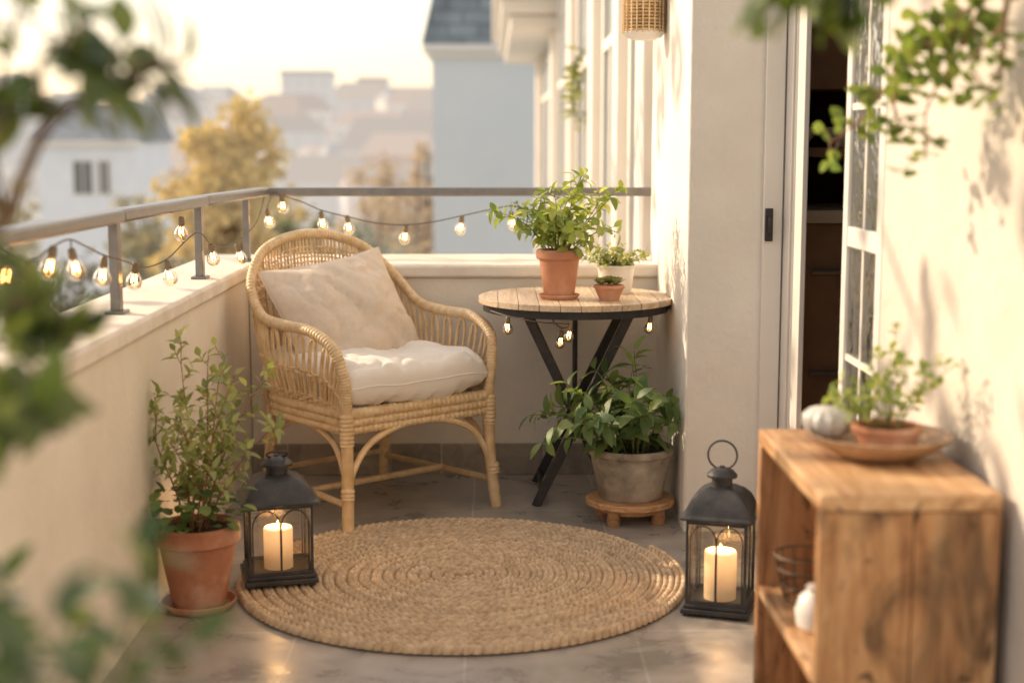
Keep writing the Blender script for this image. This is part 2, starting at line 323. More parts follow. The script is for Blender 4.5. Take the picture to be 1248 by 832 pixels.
# ------------------------------------------------------------ rug
rug=thing('round_rug','round braided jute rug in front of the rattan chair','rug',(-.083,3.575,0))
m=MB(); m.lathe([(.552,.001),(.557,.005),(.550,.009),(.01,.009)],96); m.build('backing',juteD,rug)
m=MB(); pitch=.0300; r=.015; th=0
tv=[]; tf=[]
n1,n2=9,4
for j in range(n2):
    ph=j/n2*math.pi/2
    for k in range(n1):
        a=2*math.pi*k/n1; tv.append((math.cos(a)*math.cos(ph),math.sin(a)*math.cos(ph),math.sin(ph)))
tv.append((0,0,1))
for j in range(n2-1):
    for k in range(n1): l=(k+1)%n1; tf.append((j*n1+k,j*n1+l,(j+1)*n1+l,(j+1)*n1+k))
for k in range(n1): tf.append(((n2-1)*n1+k,(n2-1)*n1+(k+1)%n1,n2*n1))
rowt=.5; lastturn=0; st=.0215
while r<.557:
    turn=int(th/(2*math.pi))
    if turn!=lastturn: lastturn=turn; rowt=U(.3,.7)
    edge=1.12 if r>.528 else 1.0
    for sgn in (1,-1):
        rr=r+sgn*.0062; a=th+(.5*st/r if sgn>0 else 0)
        c=V((rr*math.cos(a),rr*math.sin(a),.005))
        kk=min(1,r/.10)
        ta=a+math.pi/2+sgn*R(26)*kk+U(-.03,.03)
        ct,s_=math.cos(ta),math.sin(ta); lx,ly,lz=.0165*(.6+.4*kk),.0078*U(.97,1.04),.0160*U(.95,1.04)*edge
        vs=[(c.x+x*lx*ct-y*ly*s_,c.y+x*lx*s_+y*ly*ct,c.z+z*lz) for x,y,z in tv]
        m.add(vs,tf,min(1,max(0,rowt*.6+random.random()*.4)))
    d=st/r; th+=d; r+=pitch*d/(2*math.pi)
m.build('braid',jute,rug,ang=180)

# ------------------------------------------------------------ rattan chair
ch=thing('rattan_armchair','honey coloured rattan armchair with hooped back and arched leg braces','armchair',(-.385,4.38,0),R(40))
hc=[(.258,-.272,.36),(.266,-.277,.44),(.282,-.250,.525),(.292,-.15,.568),(.293,-.01,.573),(.290,.115,.590),(.266,.210,.670),(.196,.268,.756),(.10,.292,.798),(0,.298,.810)]
sc=[(.258,-.27,.33),(.258,-.235,.33),(.258,-.185,.33),(.258,-.10,.33),(.258,-.01,.33),(.255,.07,.33),(.235,.14,.33),(.17,.195,.33),(.085,.215,.33),(0,.22,.33)]
def mir(P): return P+[(-x,y,z) for x,y,z in P[-2::-1]]
HP=catmull(mir(hc),40); SP=catmull(mir(sc),40); NH=len(HP)
def dens(P,step):
    out=[P[0]]
    for a,b in zip(P[:-1],P[1:]):
        L=(b-a).length; n=max(1,int(L/step))
        for k in range(1,n+1): out.append(a.lerp(b,k/n))
    return out
def wrapped(m,P,r,amp=.0012,step=.0028,n=10,tone=.5):
    P=dens(catmull(P,10) if len(P)<30 else P,step); m.tube(P,[r+amp*(1 if (i//2)%2 else -1) for i in range(len(P))],n,tone)
m=MB(); wrapped(m,HP,.0155,.0010); m.build('hoop',rattanW,ch,ang=60)
for s in (-1,1):
    m=MB(); P=[(s*.258,-.272,.37),(s*.258,-.273,.25),(s*.262,-.280,.12),(s*.272,-.292,0.0)]
    m.tube(catmull(P,8),.0175,12,.5); m.build('leg',rattan,ch)
    m=MB(); P=[(s*.215,.205,.36),(s*.215,.205,.2),(s*.222,.225,0)]
    m.tube(catmull(P,8),.016,12,.4); m.build('leg',rattan,ch)
    m=MB(); wrapped(m,[(s*.258,-.273,.345),(s*.2585,-.274,.255)],.0205); m.build('binding',rattanW,ch,ang=60)
    m=MB(); wrapped(m,[(s*.264,-.283,.135),(s*.266,-.285,.105)],.0195); m.build('binding',rattanW,ch,ang=60)
m=MB()
frame=SP+[V((-.258+ .516*k/20,-.272,.33)) for k in range(1,20)]
for dz,dr in ((.012,.017),(-.012,.014),(-.034,.012)):
    P=[p+V((0,0,dz)) for p in frame]; P=dens(P,.004); m.tube(P,[dr+.0012*(1 if (i//2)%2 else -1) for i in range(len(P))],8,.5,closed=True)
m.build('seat_frame',rattanW,ch,ang=60)
m=MB()
for k in range(26):
    x=-.25+.5*k/25; m.tube([(x,-.27,.338),(x,0,.333),(x*.85,.2,.338)],.007,6)
for k in range(20):
    y=-.26+.45*k/19; m.tube([(-.25,y,.341),(.25,y,.341)],.005,6)
m.build('seat_weave',rattan,ch)
m=MB(); N=66
ids=[int(26+(NH-53)*k/(N-1)) for k in range(N)]
def sp_pt(i,t,bulge=.012):
    a=SP[i]; b=HP[i]; p=a.lerp(b,t)
    o=V((a.x,a.y,0)); 
    if o.length>.001: o.normalize()
    return p+o*bulge*math.sin(math.pi*t)
for k,i in enumerate(ids):
    arm = HP[i].z<.64
    if arm and k%2==0 and k+1<N and HP[ids[k+1]].z<.64:
        j=ids[k+1]; q=(i+j)//2
        mid=sp_pt(q,.93); P=[sp_pt(i,t) for t in (0,.25,.5,.68)]+[sp_pt(i,.84).lerp(mid,.22),mid,sp_pt(j,.84).lerp(mid,.22)]+[sp_pt(j,t) for t in (.68,.5,.25,0)]
        m.tube(catmull(P,4),.0055,6,.7)
        m.tube([mid,HP[q]],.0050,6,.7)
        m.tube([sp_pt(q,t) for t in (0,.2,.42)],.0040,6,.4)
    elif not arm:
        m.tube([sp_pt(i,t) for t in (0,.15,.3,.5,.7,.85,1)],.0042,6)
        if k+1<N:
            q=(i+ids[k+1])//2; m.tube([sp_pt(q,t) for t in (0,.15,.3,.5,.7,.85,1)],.0034,6)
m.build('spindles',rattan,ch)
m=MB()
def row(t,rad=.0032,ph=0,i0=22,i1=None,off=.006):
    P=[]; i1=i1 or NH-23
    for i in range(i0,i1,2):
        p=sp_pt(i,t); o=V((SP[i].x,SP[i].y,0)).normalized()
        k=(i-26)/((NH-53)/(N-1))
        P.append(p+o*off*math.cos(math.pi*k+ph))
    m.tube(P,rad,6)
for q in range(5): row(.07+q*.034,.0042,math.pi*(q%2))
for q in range(2): row(.47+q*.036,.0038,math.pi*(q%2))
for q in range(9): row(.66+q*.032,.0026,math.pi*(q%2),i0=240,i1=NH-240)
m.build('weave',rattanW,ch)
m=MB()
m.tube(catmull([(-.258,-.277,.10),(-.245,-.277,.17),(-.19,-.276,.245),(-.10,-.274,.285),(0,-.273,.297),(.10,-.274,.285),(.19,-.276,.245),(.245,-.277,.17),(.258,-.277,.10)],8),.0095,8); m.build('brace',rattan,ch)
for s in (-1,1):
    m=MB(); m.tube(catmull([(s*.262,-.28,.10),(s*.258,-.255,.18),(s*.252,-.19,.255),(s*.248,-.05,.29),(s*.235,.09,.26),(s*.225,.18,.18),(s*.218,.205,.10)],8),.0095,8); m.build('brace',rattan,ch)
    m=MB(); m.tube([(s*.262,-.284,.085),(s*.218,.215,.085)],.010,8); m.build('stretcher',rattan,ch)
m=MB(); m.tube([(-.245,-.06,.088),(.245,-.06,.088)],.010,8); m.build('stretcher',rattan,ch)
m=MB(); m.tube([(-.218,.21,.10),(.218,.21,.10)],.009,8); m.build('stretcher',rattan,ch)

def cushion(m,w,h,t,pu=4,ex=.5,pinch=.05,n=60,wr=.006,seed=0,M=None,crease=.9,rnd=0,sag=0):
    M=M or Matrix.Identity(4)
    def ew(u,v): return .006*noise.noise(V((u*2.3+seed,v*2.3,9)))
    def xy(u,v):
        x=w/2*u*(1-pinch*(1-v*v)); y=h/2*v*(1-pinch*(1-u*u))
        k=1-rnd*(u*u*v*v)**2
        return x*k,y*k
    for sd in (1,-1):
        vs=[];fs=[]
        for i in range(n+1):
            for j in range(n+1):
                u=math.sin((-1+2*i/n)*math.pi/2); v=math.sin((-1+2*j/n)*math.pi/2)
                x,y=xy(u,v)
                e=max(0,(1-abs(u)**pu)*(1-abs(v)**pu))**ex
                z=sd*t/2*e
                q=noise.noise(V((x*6+seed,y*6,sd)))*wr*1.5+noise.noise(V((x*20+seed+y*14,y*7-x*6,sd*3)))*wr*.75
                f=1-abs(noise.noise(V((x*9+y*5+seed*2,y*9-x*4,sd*5+2))))*2; q-=wr*.7*max(0,f-.72)*3.2
                f=1-abs(noise.noise(V((x*17-y*6+seed,y*15+x*7,sd*3+7))))*2; q-=wr*.35*max(0,f-.75)*3.2
                an=math.atan2(abs(v),abs(u)+1e-6)-math.pi/4
                q-=wr*crease*math.exp(-(an/.12)**2)*(abs(u*v)**.6)
                z+=sd*q*min(1,e*1.5)
                if sd>0: z-=sag*(1-u*u)*(1-v*v)
                z+=ew(u,v)*1.3
                vs.append(M@V((x,y,z)))
        for i in range(n):
            for j in range(n):
                a=i*(n+1)+j; f=(a,a+n+1,a+n+2,a+1); fs.append(f if sd>0 else f[::-1])
        m.add(vs,fs,.5)
    def edge(u,v):
        x,y=xy(u,v); return M@V((x,y,ew(u,v)*1.3))
    q=[-1+2*k/24 for k in range(24)]
    return [edge(a,-1) for a in q]+[edge(1,a) for a in q]+[edge(-a,1) for a in q]+[edge(-1,-a) for a in q]
cu=thing('seat_cushion','cream white box cushion on the seat of the rattan armchair','cushion',(-.385,4.38,.345),R(40))
m=MB(); E=cushion(m,.520,.505,.150,pu=8,ex=.38,pinch=-.016,wr=.014,M=Matrix.Translation((0,-.045,.070)),crease=.3,rnd=.06,sag=.008); m.build('cover',fabW,cu,ang=180)
m=MB(); m.tube([p for p in E],.0022,6,closed=True); m.build('seam',fabW,cu)
pc=V((-.385,4.38,0))+Matrix.Rotation(R(40),3,'Z')@V((-.012,.080,.562))
pl=thing('throw_pillow','beige linen pillow leaning against the back of the rattan armchair','pillow',pc,R(40))
Mx=Matrix.Rotation(R(-7),4,'Y')@Matrix.Rotation(R(58),4,'X')
m=MB(); E=cushion(m,.445,.415,.195,pu=2.2,ex=.60,pinch=.06,wr=.018,seed=5,M=Mx,crease=1.1); m.build('cover',fabB,pl,ang=180)
m=MB(); m.tube(E,.002,6,closed=True); m.build('seam',fabB,pl)

# ------------------------------------------------------------ table
TX,TY=.255,4.45
tb=thing('bistro_table','round slatted wood bistro table on crossed black metal legs','table',(TX,TY,0))
m=MB(); Rt=.298; nw=10; w=2*Rt/nw
for k in range(nw):
    x0=-Rt+k*w+.0008; x1=-Rt+(k+1)*w-.0008; pts=[]
    for q in range(7):
        x=x0+(x1-x0)*q/6; pts.append((x,-math.sqrt(max(0,Rt*Rt-x*x))))
    for q in range(6,-1,-1):
        x=x0+(x1-x0)*q/6; pts.append((x,math.sqrt(max(0,Rt*Rt-x*x))+.0001))
    m.prism(pts,.612,.630)
m.build('tabletop',woodtop,tb,bevel=.0012,smooth=False)
m=MB(); m.lathe([(.278,.588),(.284,.588),(.284,.611),(.278,.611)],64); m.box((0,0,.6),(.55,.03,.015)); m.build('rim',metal,tb)
for (a,b) in [((.165,-.11,.60),(-.125,-.125,0)),((-.16,-.095,.60),(.125,-.11,0)),((.165,.11,.60),(-.115,.19,0)),((-.16,.095,.60),(.115,.18,0))]:
    m=MB(); m.bar(a,b,.010,.028,side=(0,1,0)); m.build('leg',metal,tb,bevel=.002)
for P,r in (([(.0,-.12,.295),(.0,.14,.295)],.007),([(-.11,-.12,.04),(-.105,.18,.04)],.006),([(.11,-.11,.04),(.105,.18,.04)],.006),([(.16,-.12,.592),(.16,.12,.592)],.006),([(0,.02,.60),(0,.02,.295)],.008)):
    m=MB(); m.tube(P,r,8); m.build('crossbar',metal,tb)

# ------------------------------------------------------------ plants
def leafset(m,p,tan,az,L,W,shape,droop,up=.5):
    a=tan.cross(V((0,0,1)))
    if a.length<.05: a=V((1,0,0))
    a.normalize(); b=tan.cross(a); rad=a*math.cos(az)+b*math.sin(az)
    d=(rad+tan*up+V((0,0,U(-.1,.2)))).normalized()
    m.leaf(p,d,(tan+V((U(-.3,.3),U(-.3,.3),.5))).normalized(),L,W,shape,droop,U(.05,.35))
def bush(parent,base,n,h,spread,L,W,per,lm,sm,shape=0,droop=.15,arch=.3,start=.25,sr=.0025,lean=(0,0),twig=None,br=.03,minh=.55,ldroop=.25,up=.5,xlim=(-9,9)):
    fm=MB(); smb=MB(); base=V(base)
    cl=lambda p: V((min(xlim[1],max(xlim[0],p.x)),p.y,p.z))
    for i in range(n):
        a=2*math.pi*i/n*1.618+U(0,.5); q=math.sqrt((i+.5)/n)*spread*U(.8,1.1); hh=h*U(minh,1)*(1-.25*(q/spread)**2)
        b0=base+V((math.cos(a)*br*q/spread,math.sin(a)*br*q/spread,0)); P=[]
        w1,w2=U(0,6),U(0,6)
        for k in range(9):
            t=k/8; P.append(cl(b0+V((math.cos(a)*q*t**1.3+lean[0]*t+.012*math.sin(w1+t*5)*t,math.sin(a)*q*t**1.3+lean[1]*t+.012*math.sin(w2+t*5)*t,hh*(t-arch*(q/spread)*t*t)))))
        smb.tube(P,[sr*(1-.65*k/8) for k in range(9)],5)
        for k in range(per):
            t=start+(1-start)*(k+U(.1,.9))/per; f=t*8; ii=min(7,int(f)); p=P[ii].lerp(P[ii+1],f-ii); tan=(P[ii+1]-P[ii]).normalized()
            az=k*2.4+i
            if twig:
                tl,kk=twig; aa=tan.cross(V((.2,.1,1))).normalized(); bb=tan.cross(aa); d=(aa*math.cos(az)+bb*math.sin(az)+tan*.9+V((0,0,.2))).normalized()
                tl=tl*U(.5,1.1)*(1.15-.5*t); e=cl(p+d*tl); mid=p.lerp(e,.5)+V((0,0,-.05*tl)); smb.tube([p,mid,e],sr*.4,4)
                for z in range(kk):
                    s=(z+1)/kk; pp=p.lerp(e,s); leafset(fm,pp,d,z*2.6,L*U(.7,1.15),W*U(.8,1.1),shape,ldroop,up)
            else: leafset(fm,p,tan,az,L*U(.65,1.15),W*U(.8,1.1),shape,ldroop,up)
        leafset(fm,P[-1],(P[-1]-P[-2]).normalized(),U(0,6),L*.8,W*.8,shape,ldroop,1.5)
    fm.v=[(min(xlim[1]+.012,max(xlim[0]-.012,x)),y,z) for x,y,z in fm.v]
    smb.build('stems',sm,parent); fm.build('foliage',lm,parent,ang=180)
def pot(parent,rt,rb,h,mt,z=0,rim=.025,rimo=.008,soilm=soil,name='pot'):
    m=MB(); m.lathe([(rb*.96,z),(rb,z+.004),(rt-.002,z+h-rim),(rt+rimo*.6,z+h-rim+.002),(rt+rimo,z+h-rim+.006),(rt+rimo,z+h-.005),(rt+rimo-.004,z+h),(rt-.006,z+h),(rt-.010,z+h-.004),(rt-.012,z+h-.022),(.001,z+h-.021)],40)
    m.build(name,mt,parent)
    m=MB()
    n=20; vs=[V((0,0,z+h-.010))]; fs=[]
    for j in range(1,5):
        for k in range(n):
            a=2*math.pi*k/n; rr=(rt-.011)*j/4; vs.append(V((rr*math.cos(a),rr*math.sin(a),z+h-.014+U(-.003,.004))))
    for k in range(n): fs.append((0,1+k,1+(k+1)%n))
    for j in range(3):
        for k in range(n): l=(k+1)%n; fs.append((1+j*n+k,1+(j+1)*n+k,1+(j+1)*n+l,1+j*n+l))
    m.add(vs,fs); m.build('soil',soilm,parent)
def saucer(parent,r,h,mt,z=0):
    m=MB(); m.lathe([(r*.82,z),(r*.86,z+.002),(r,z+h-.003),(r,z+h),(r-.004,z+h),(r*.84,z+.006),(.001,z+.006)],40); m.build('saucer',mt,parent)
ZT=.630
t=thing('potted_plant','terracotta pot with tall bushy light green plant on the round table','potted plant',(.200,TY-.09,ZT))
saucer(t,.062,.014,terra); pot(t,.062,.046,.140,terra,z=.008,rim=.03); bush(t,(0,0,.125),17,.33,.18,.042,.022,6,L_light,stemg,arch=.28,twig=(.060,4),lean=(.03,0),start=.15,minh=.35,ldroop=.4)
t=thing('potted_plant','white ceramic pot with small round leafy herb at the back of the round table','potted plant',(.385,TY+.08,ZT))
pot(t,.060,.048,.088,whitec,rim=.008,rimo=.001); bush(t,(0,0,.075),34,.080,.080,.018,.013,8,L_herb,stemg,shape=2,arch=.2,sr=.0015)
t=thing('potted_succulent','tiny terracotta bowl of green and reddish succulents at the front of the round table','succulent',(.347,TY-.135,ZT))
pot(t,.044,.030,.046,terra,rim=.012,rimo=.003)
m=MB()
for (cx,cy,rr) in [(-.024,-.012,.028),(.016,-.022,.026),(.024,.012,.028),(-.010,.022,.026),(0,0,.034),(-.030,.010,.024)]:
    for k in range(24):
        a=k*2.4; e=R(18+2.9*k); d=V((math.cos(a)*math.cos(e),math.sin(a)*math.cos(e),math.sin(e))); m.leaf(V((cx,cy,.048)),d,V((-math.cos(a)*math.sin(e),-math.sin(a)*math.sin(e),math.cos(e))),rr*(1.1-.02*k),.013,2,-.15,.3)
m.build('rosettes',L_succ,t)
px,py=.402,4.17
t=thing('plant_stool','low round wooden stool carrying the grey plant pot beneath the round table','plant stand',(px,py,0))
m=MB(); m.lathe([(.126,.048),(.13,.052),(.13,.064),(.126,.068)],40); m.build('top',stoolw,t)
for k in range(4):
    a=R(45+90*k+10); m=MB(); m.lathe([(.017,0),(.020,.004),(.019,.040),(.022,.0475)],14,(.095*math.cos(a),.095*math.sin(a),0)); m.build('leg',stoolw,t)
m=MB(); m.lathe([(.088,.030),(.092,.030),(.092,.0475),(.088,.0475)],40); m.build('apron',stoolw,t)
t=thing('potted_plant','weathered grey pot with sprawling dark green leafy plant on a low wooden stool','potted plant',(px,py,.069))
pot(t,.120,.092,.150,stonepot,rim=.022,rimo=.007); bush(t,(0,.0,.13),34,.38,.22,.070,.034,7,L_deep,stemg,arch=.60,start=.2,sr=.0035,lean=(-.035,-.02),br=.06,ldroop=.4,xlim=(-9,.118))
t=thing('potted_herb','old terracotta pot with tall feathery herb against the left wall','potted plant',(-.697,3.36,0))
saucer(t,.088,.022,terraOld); pot(t,.092,.062,.195,terraOld,z=.010,rim=.045,rimo=.008)
bush(t,(0,0,.19),12,.55,.16,.036,.016,9,L_herb,stemb,shape=1,arch=.12,start=.20,sr=.0026,lean=(.055,0),twig=(.062,5),minh=.45,up=.8,ldroop=.4,xlim=(-.088,9))
fm=MB()
for k in range(95):
    a=U(0,6.28); rr=U(.02,.12); pp=V((max(-.075,rr*math.cos(a)),rr*math.sin(a),.20+U(.0,.10))); fm.leaf(pp,V((math.cos(a)*(1 if math.cos(a)>0 else .2),math.sin(a),U(-.3,.5))),V((0,0,1)),.034,.026,2)
fm.build('lower_leaves',L_deep,t,ang=180)

# ------------------------------------------------------------ lanterns
def lantern(label,loc,w,h,rz,fold=0):
    t=thing('candle_lantern',label,'lantern',loc,rz,None); a=w/2
    m=MB(); m.box((0,0,.013),(w,w,.012)); m.box((0,0,.024),(w*.92,w*.92,.010)); m.build('base',lanm,t,bevel=.002)
    zt=h*.64
    for sx in (-1,1):
        for sy in (-1,1):
            m=MB(); m.box((sx*a*.84,sy*a*.84,.0035),(.014,.014,.007)); m.build('foot',lanm,t)
            m=MB(); m.box((sx*a*.84,sy*a*.84,(.029+zt)/2),(.007,.007,zt-.029)); m.build('post',lanm,t,bevel=.001)
    e=a*.84
    for k in range(4):
        Mr=Matrix.Rotation(k*math.pi/2,3,'Z')
        m=MB()
        hw=e-.006
        for cx in (-hw/2,hw/2):
            P=[Mr@V((cx-hw/2+.001,-e,.034))]
            for q in range(0,13):
                an=math.pi*q/12; P.append(Mr@V((cx-(hw/2-.001)*math.cos(an),-e,zt-.010-hw*.62+hw*.60*math.sin(an))))
            P.append(Mr@V((cx+hw/2-.001,-e,.034))); m.tube(P,.0017,6)
        m.box(Mr@V((0,-e,.034)),(2*e,.006,.008),M=Mr); m.box(Mr@V((0,-e,zt-.003)),(2*e,.007,.010),M=Mr)
        g=m.build('window_frame',lanm,t)
        m=MB(); m.box(Mr@V((0,-e+.004,(.029+zt)/2)),(2*e-.01,.0012,zt-.034),M=Mr); m.build('glass',glass,g,smooth=False)
    def fn(an): 
        c=abs(math.cos(an)); s=abs(math.sin(an)); n=16
        return (c**n+s**n)**(-1/n)
    m=MB(); m.lathe([(a*.97,zt),(a*1.07,zt+.003),(a*1.07,zt+.008),(a*.97,zt+.014),(a*.93,zt+.022),(a*.90,zt+h*.08),(a*.80,zt+h*.13),(a*.62,zt+h*.172),(a*.42,zt+h*.198),(a*.36,zt+h*.205),(.001,zt+h*.207)],64,fn=fn); m.build('roof',lanm,t,ang=30)
    m=MB(); z=zt+h*.204; m.lathe([(a*.30,z),(a*.30,z+.020),(a*.44,z+.021),(a*.44,z+.027),(a*.33,z+.037),(a*.15,z+.043),(.001,z+.044)],24); m.build('chimney_cap',lanm,t)
    m=MB(); z+=.041; rr=.034 if not fold else .026; cf,sf=math.cos(fold),math.sin(fold)
    P=[]
    for q in range(-90,270,15):
        y=rr*.92+rr*math.sin(R(q)); P.append((rr*math.cos(R(q)),-y*sf,z+y*cf))
    m.tube(P,.0026,6,closed=True); m.tube([(0,0,z-.004),(0,0,z+.006)],.006,8); m.build('ring_handle',lanm,t)
    return t
def candle(label,loc,r,h):
    t=thing('pillar_candle',label,'candle',loc)
    m=MB(); m.lathe([(r,0),(r,h-.003),(r-.003,h),(r*.7,h-.004),(r*.3,h-.007),(.001,h-.007)],28); m.build('wax',wax,t)
    m=MB(); m.tube([(0,0,h-.008),(.001,0,h+.006)],.001,5); m.build('wick',metal,t)
    m=MB(); m.lathe([(.0005,h-.002),(.0030,h+.002),(.0036,h+.006),(.0022,h+.011),(.0004,h+.017)],12); m.build('flame',flame,t)
    l=bpy.data.lights.new('candle_glow','POINT'); l.energy=1.2; l.color=(1,.58,.26); l.shadow_soft_size=.012; lo=bpy.data.objects.new('candle_glow',l); C.objects.link(lo); lo.location=(0,0,h+.035); lo.parent=t
lx,ly=-.533,3.53
lantern('black metal candle lantern on the left edge of the jute rug beside the herb pot',(lx,ly,.020),.178,.315,R(14),R(62))
candle('lit cream pillar candle inside the lantern at the left of the rug',(lx,ly,.0495),.036,.102)
lx2,ly2=.536,3.33
lantern('black metal candle lantern with upright ring handle standing by the wooden crate',(lx2,ly2,0),.160,.355,R(-18))
candle('lit cream pillar candle inside the lantern beside the wooden crate',(lx2,ly2,.0295),.038,.114)

# ------------------------------------------------------------ crate and its things
CX,CY=.64,2.43
t=thing('wooden_crate','knotty pine crate shelf standing upright against the white wall at lower right','shelf',(CX,CY,0))
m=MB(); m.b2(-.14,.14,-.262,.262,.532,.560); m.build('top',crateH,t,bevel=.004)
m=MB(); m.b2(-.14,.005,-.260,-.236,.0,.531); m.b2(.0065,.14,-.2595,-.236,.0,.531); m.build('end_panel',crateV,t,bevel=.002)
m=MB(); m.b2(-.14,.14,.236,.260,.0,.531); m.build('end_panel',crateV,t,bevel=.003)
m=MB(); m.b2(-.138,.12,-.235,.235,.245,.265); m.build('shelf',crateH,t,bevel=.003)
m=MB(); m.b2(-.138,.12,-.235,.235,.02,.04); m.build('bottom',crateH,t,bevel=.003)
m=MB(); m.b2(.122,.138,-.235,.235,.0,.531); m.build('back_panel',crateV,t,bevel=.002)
bx,by=CX-.07,CY+.14
t=thing('wire_basket','small dark wire basket on the middle shelf of the crate','basket',(bx,by,.266))
m=MB()
for z,r in ((.002,.038),(.03,.045),(.06,.052),(.085,.057)): m.tube([(r*math.cos(R(q)),r*math.sin(R(q)),z) for q in range(0,360,15)],.0022,5,closed=True)
for k in range(14):
    a=2*math.pi*k/14; m.tube([(.038*math.cos(a),.038*math.sin(a),.002),(.057*math.cos(a),.057*math.sin(a),.085)],.0016,5)
m.build('wires',mat('rusty_wire',(.12,.07,.04),(.2,.13,.08),rough=.6),t)
t=thing('ceramic_jar','small white ceramic jar on the middle shelf nearest the front of the crate','jar',(CX-.085,CY-.03,.266))
m=MB(); m.lathe([(.025,0),(.036,.01),(.040,.035),(.032,.060),(.02,.07),(.022,.078),(.001,.078)],28); m.build('body',whitec,t)
wx,wy=.660,2.44
t=thing('wooden_dish','shallow round woven wooden bowl on top of the pine crate','bowl',(wx,wy,.5605))
m=MB(); m.lathe([(.05,0),(.066,.003),(.100,.020),(.119,.036),(.122,.041),(.117,.042),(.098,.024),(.062,.010),(.001,.009)],56,fn=lambda a:1+.008*math.cos(28*a)); m.build('dish',wood('dish_wood',(.24,.13,.07),(.46,.30,.18),(.66,.47,.31),(3,3,30),scale=8),t)
t=thing('potted_plant','small terracotta bowl with leafy seedlings on the wooden bowl atop the crate','potted plant',(wx+.012,wy+.0,.5705))
pot(t,.056,.046,.046,terraOld,rim=.014,rimo=.004); bush(t,(0,0,.04),12,.19,.10,.023,.014,5,L_light,stemg,shape=0,arch=.15,sr=.0016,start=.15,twig=(.028,3),minh=.35)
t=thing('ceramic_piece','pale grey ribbed ceramic piece resting on the back left of the woven bowl','ceramic',(.582,2.50,.5870),.5)
m=MB(); m.lathe([(.018,-.004),(.036,.004),(.046,.020),(.044,.034),(.030,.046),(.012,.050),(.001,.051)],60,fn=lambda a:(1+.05*math.cos(12*a))*(1+.12*math.cos(a))); m.build('body',mat('grey_ceramic',(.52,.50,.47),(.74,.70,.65),rough=.4,scale=14,bump=.2,bscale=40),t)

# ------------------------------------------------------------ wicker lamp
t=thing('wicker_wall_lamp','round woven wicker lamp at the top of the pillar','lamp',(.472,4.62,1.42))
m=MB()
for k in range(26):
    z=.02+k*.0105; m.lathe([(.060,z-.004),(.0655,z),(.060,z+.004)],32)
m.build('shade',rattanW,t,ang=60)
m=MB()
for k in range(22):
    a=2*math.pi*k/22; m.tube([(.066*math.cos(a),.066*math.sin(a),.01),(.066*math.cos(a),.066*math.sin(a),.29)],.0025,5)
m.build('ribs',rattan,t)
m=MB(); m.lathe([(.001,-.012),(.03,-.010),(.055,-.002),(.066,.012),(.060,.018)],32); m.build('diffuser',whitec,t)
m=MB(); m.box((.062,0,.25),(.012,.05,.08)); m.build('bracket',whitep,t)

# ------------------------------------------------------------ string lights
def bulb(parent,p,s=1,tilt=0):
    g=MB(); g.lathe([(.0085*s,-.020*s),(.011*s,-.024*s),(.0175*s,-.034*s),(.0205*s,-.045*s),(.0185*s,-.056*s),(.011*s,-.064*s),(.001,-.067*s)],18)
    b=g.build('bulb',bulbg,parent); b.location=p; b.rotation_euler=(U(-.25,.25),U(-.25,.25)+tilt,0)
    k=MB(); k.lathe([(.006*s,.004*s),(.0085*s,0),(.0095*s,-.016*s),(.0085*s,-.022*s)],12); k.build('socket',sock,b)
    k=MB(); k.tube([(-.004*s,0,-.026*s),(-.0058*s,0,-.048*s),(0,0,-.036*s),(.0058*s,0,-.048*s),(.004*s,0,-.026*s)],.0016*s,5); k.build('filament',fil,b)
def string(label,P,bulbs,org,s=1):
    t=thing('string_lights',label,'string lights',org); o=V(org)
    Q=catmull([V(p)-o for p in P],10); m=MB(); m.tube(Q,.0020,5); m.build('cable',wire,t)
    for b in bulbs:
        b=V(b)-o; near=min(Q,key=lambda c:(c-b).length)
        if (near-b).length>.004:
            m=MB(); m.tube([near,b+V((0,0,.004))],.0016,5); m.build('drop_cable',wire,t)
        bulb(t,b,s)
XL=-.835
P=[Xp(u,v,x) for u,v,x in [(322,240,-.79),(312,272,-.80),(286,296,-.81),(262,301,-.82),(244,284,-.82),(230,290,-.83),(203,316,XL),(175,326,XL),(152,318,XL),(127,311,XL),(104,300,XL),(84,292,XL),(62,302,XL),(36,318,XL),(0,300,XL),(-40,285,XL)]]
B=[Xp(u,v,x) for u,v,x in [(289,299,-.81),(257,298,-.82),(221,266,-.83),(203,319,XL),(165,322,XL),(127,315,XL),(87,305,XL),(65,302,XL),(36,322,XL),(10,312,XL)]]
string('string of glass bulbs draped along the left handrail',P,B,P[0],.95)
YL=5.09
P=[Yp(u,v,YL) for u,v in [(332,234),(350,240),(370,247),(391,256),(423,264),(460,272),(495,274),(530,270),(563,263),(600,255),(628,251),(650,262),(668,285)]]
B=[Yp(u,v,YL) for u,v in [(325,256),(343,238),(391,259),(423,264),(495,276),(563,264),(623,259)]]
string('string of glass bulbs drooping below the far handrail',P,B,P[0])
P=[(TX-.26,TY-.13,.598),(TX-.21,TY-.20,.590),(TX-.12,TY-.26,.580),(TX-.03,TY-.28,.576),(TX-.05,TY-.16,.55),(TX-.06,TY,.56),(TX+.1,TY-.1,.57),(TX+.2,TY-.17,.585),(TX+.25,TY-.11,.590)]
B=[(TX-.21,TY-.20,.586),(TX-.03,TY-.28,.574),(TX-.05,TY-.16,.540),(TX+.215,TY-.15,.582)]
string('short string of bulbs hanging under the round table',P,B,(TX,TY,.575),.78)

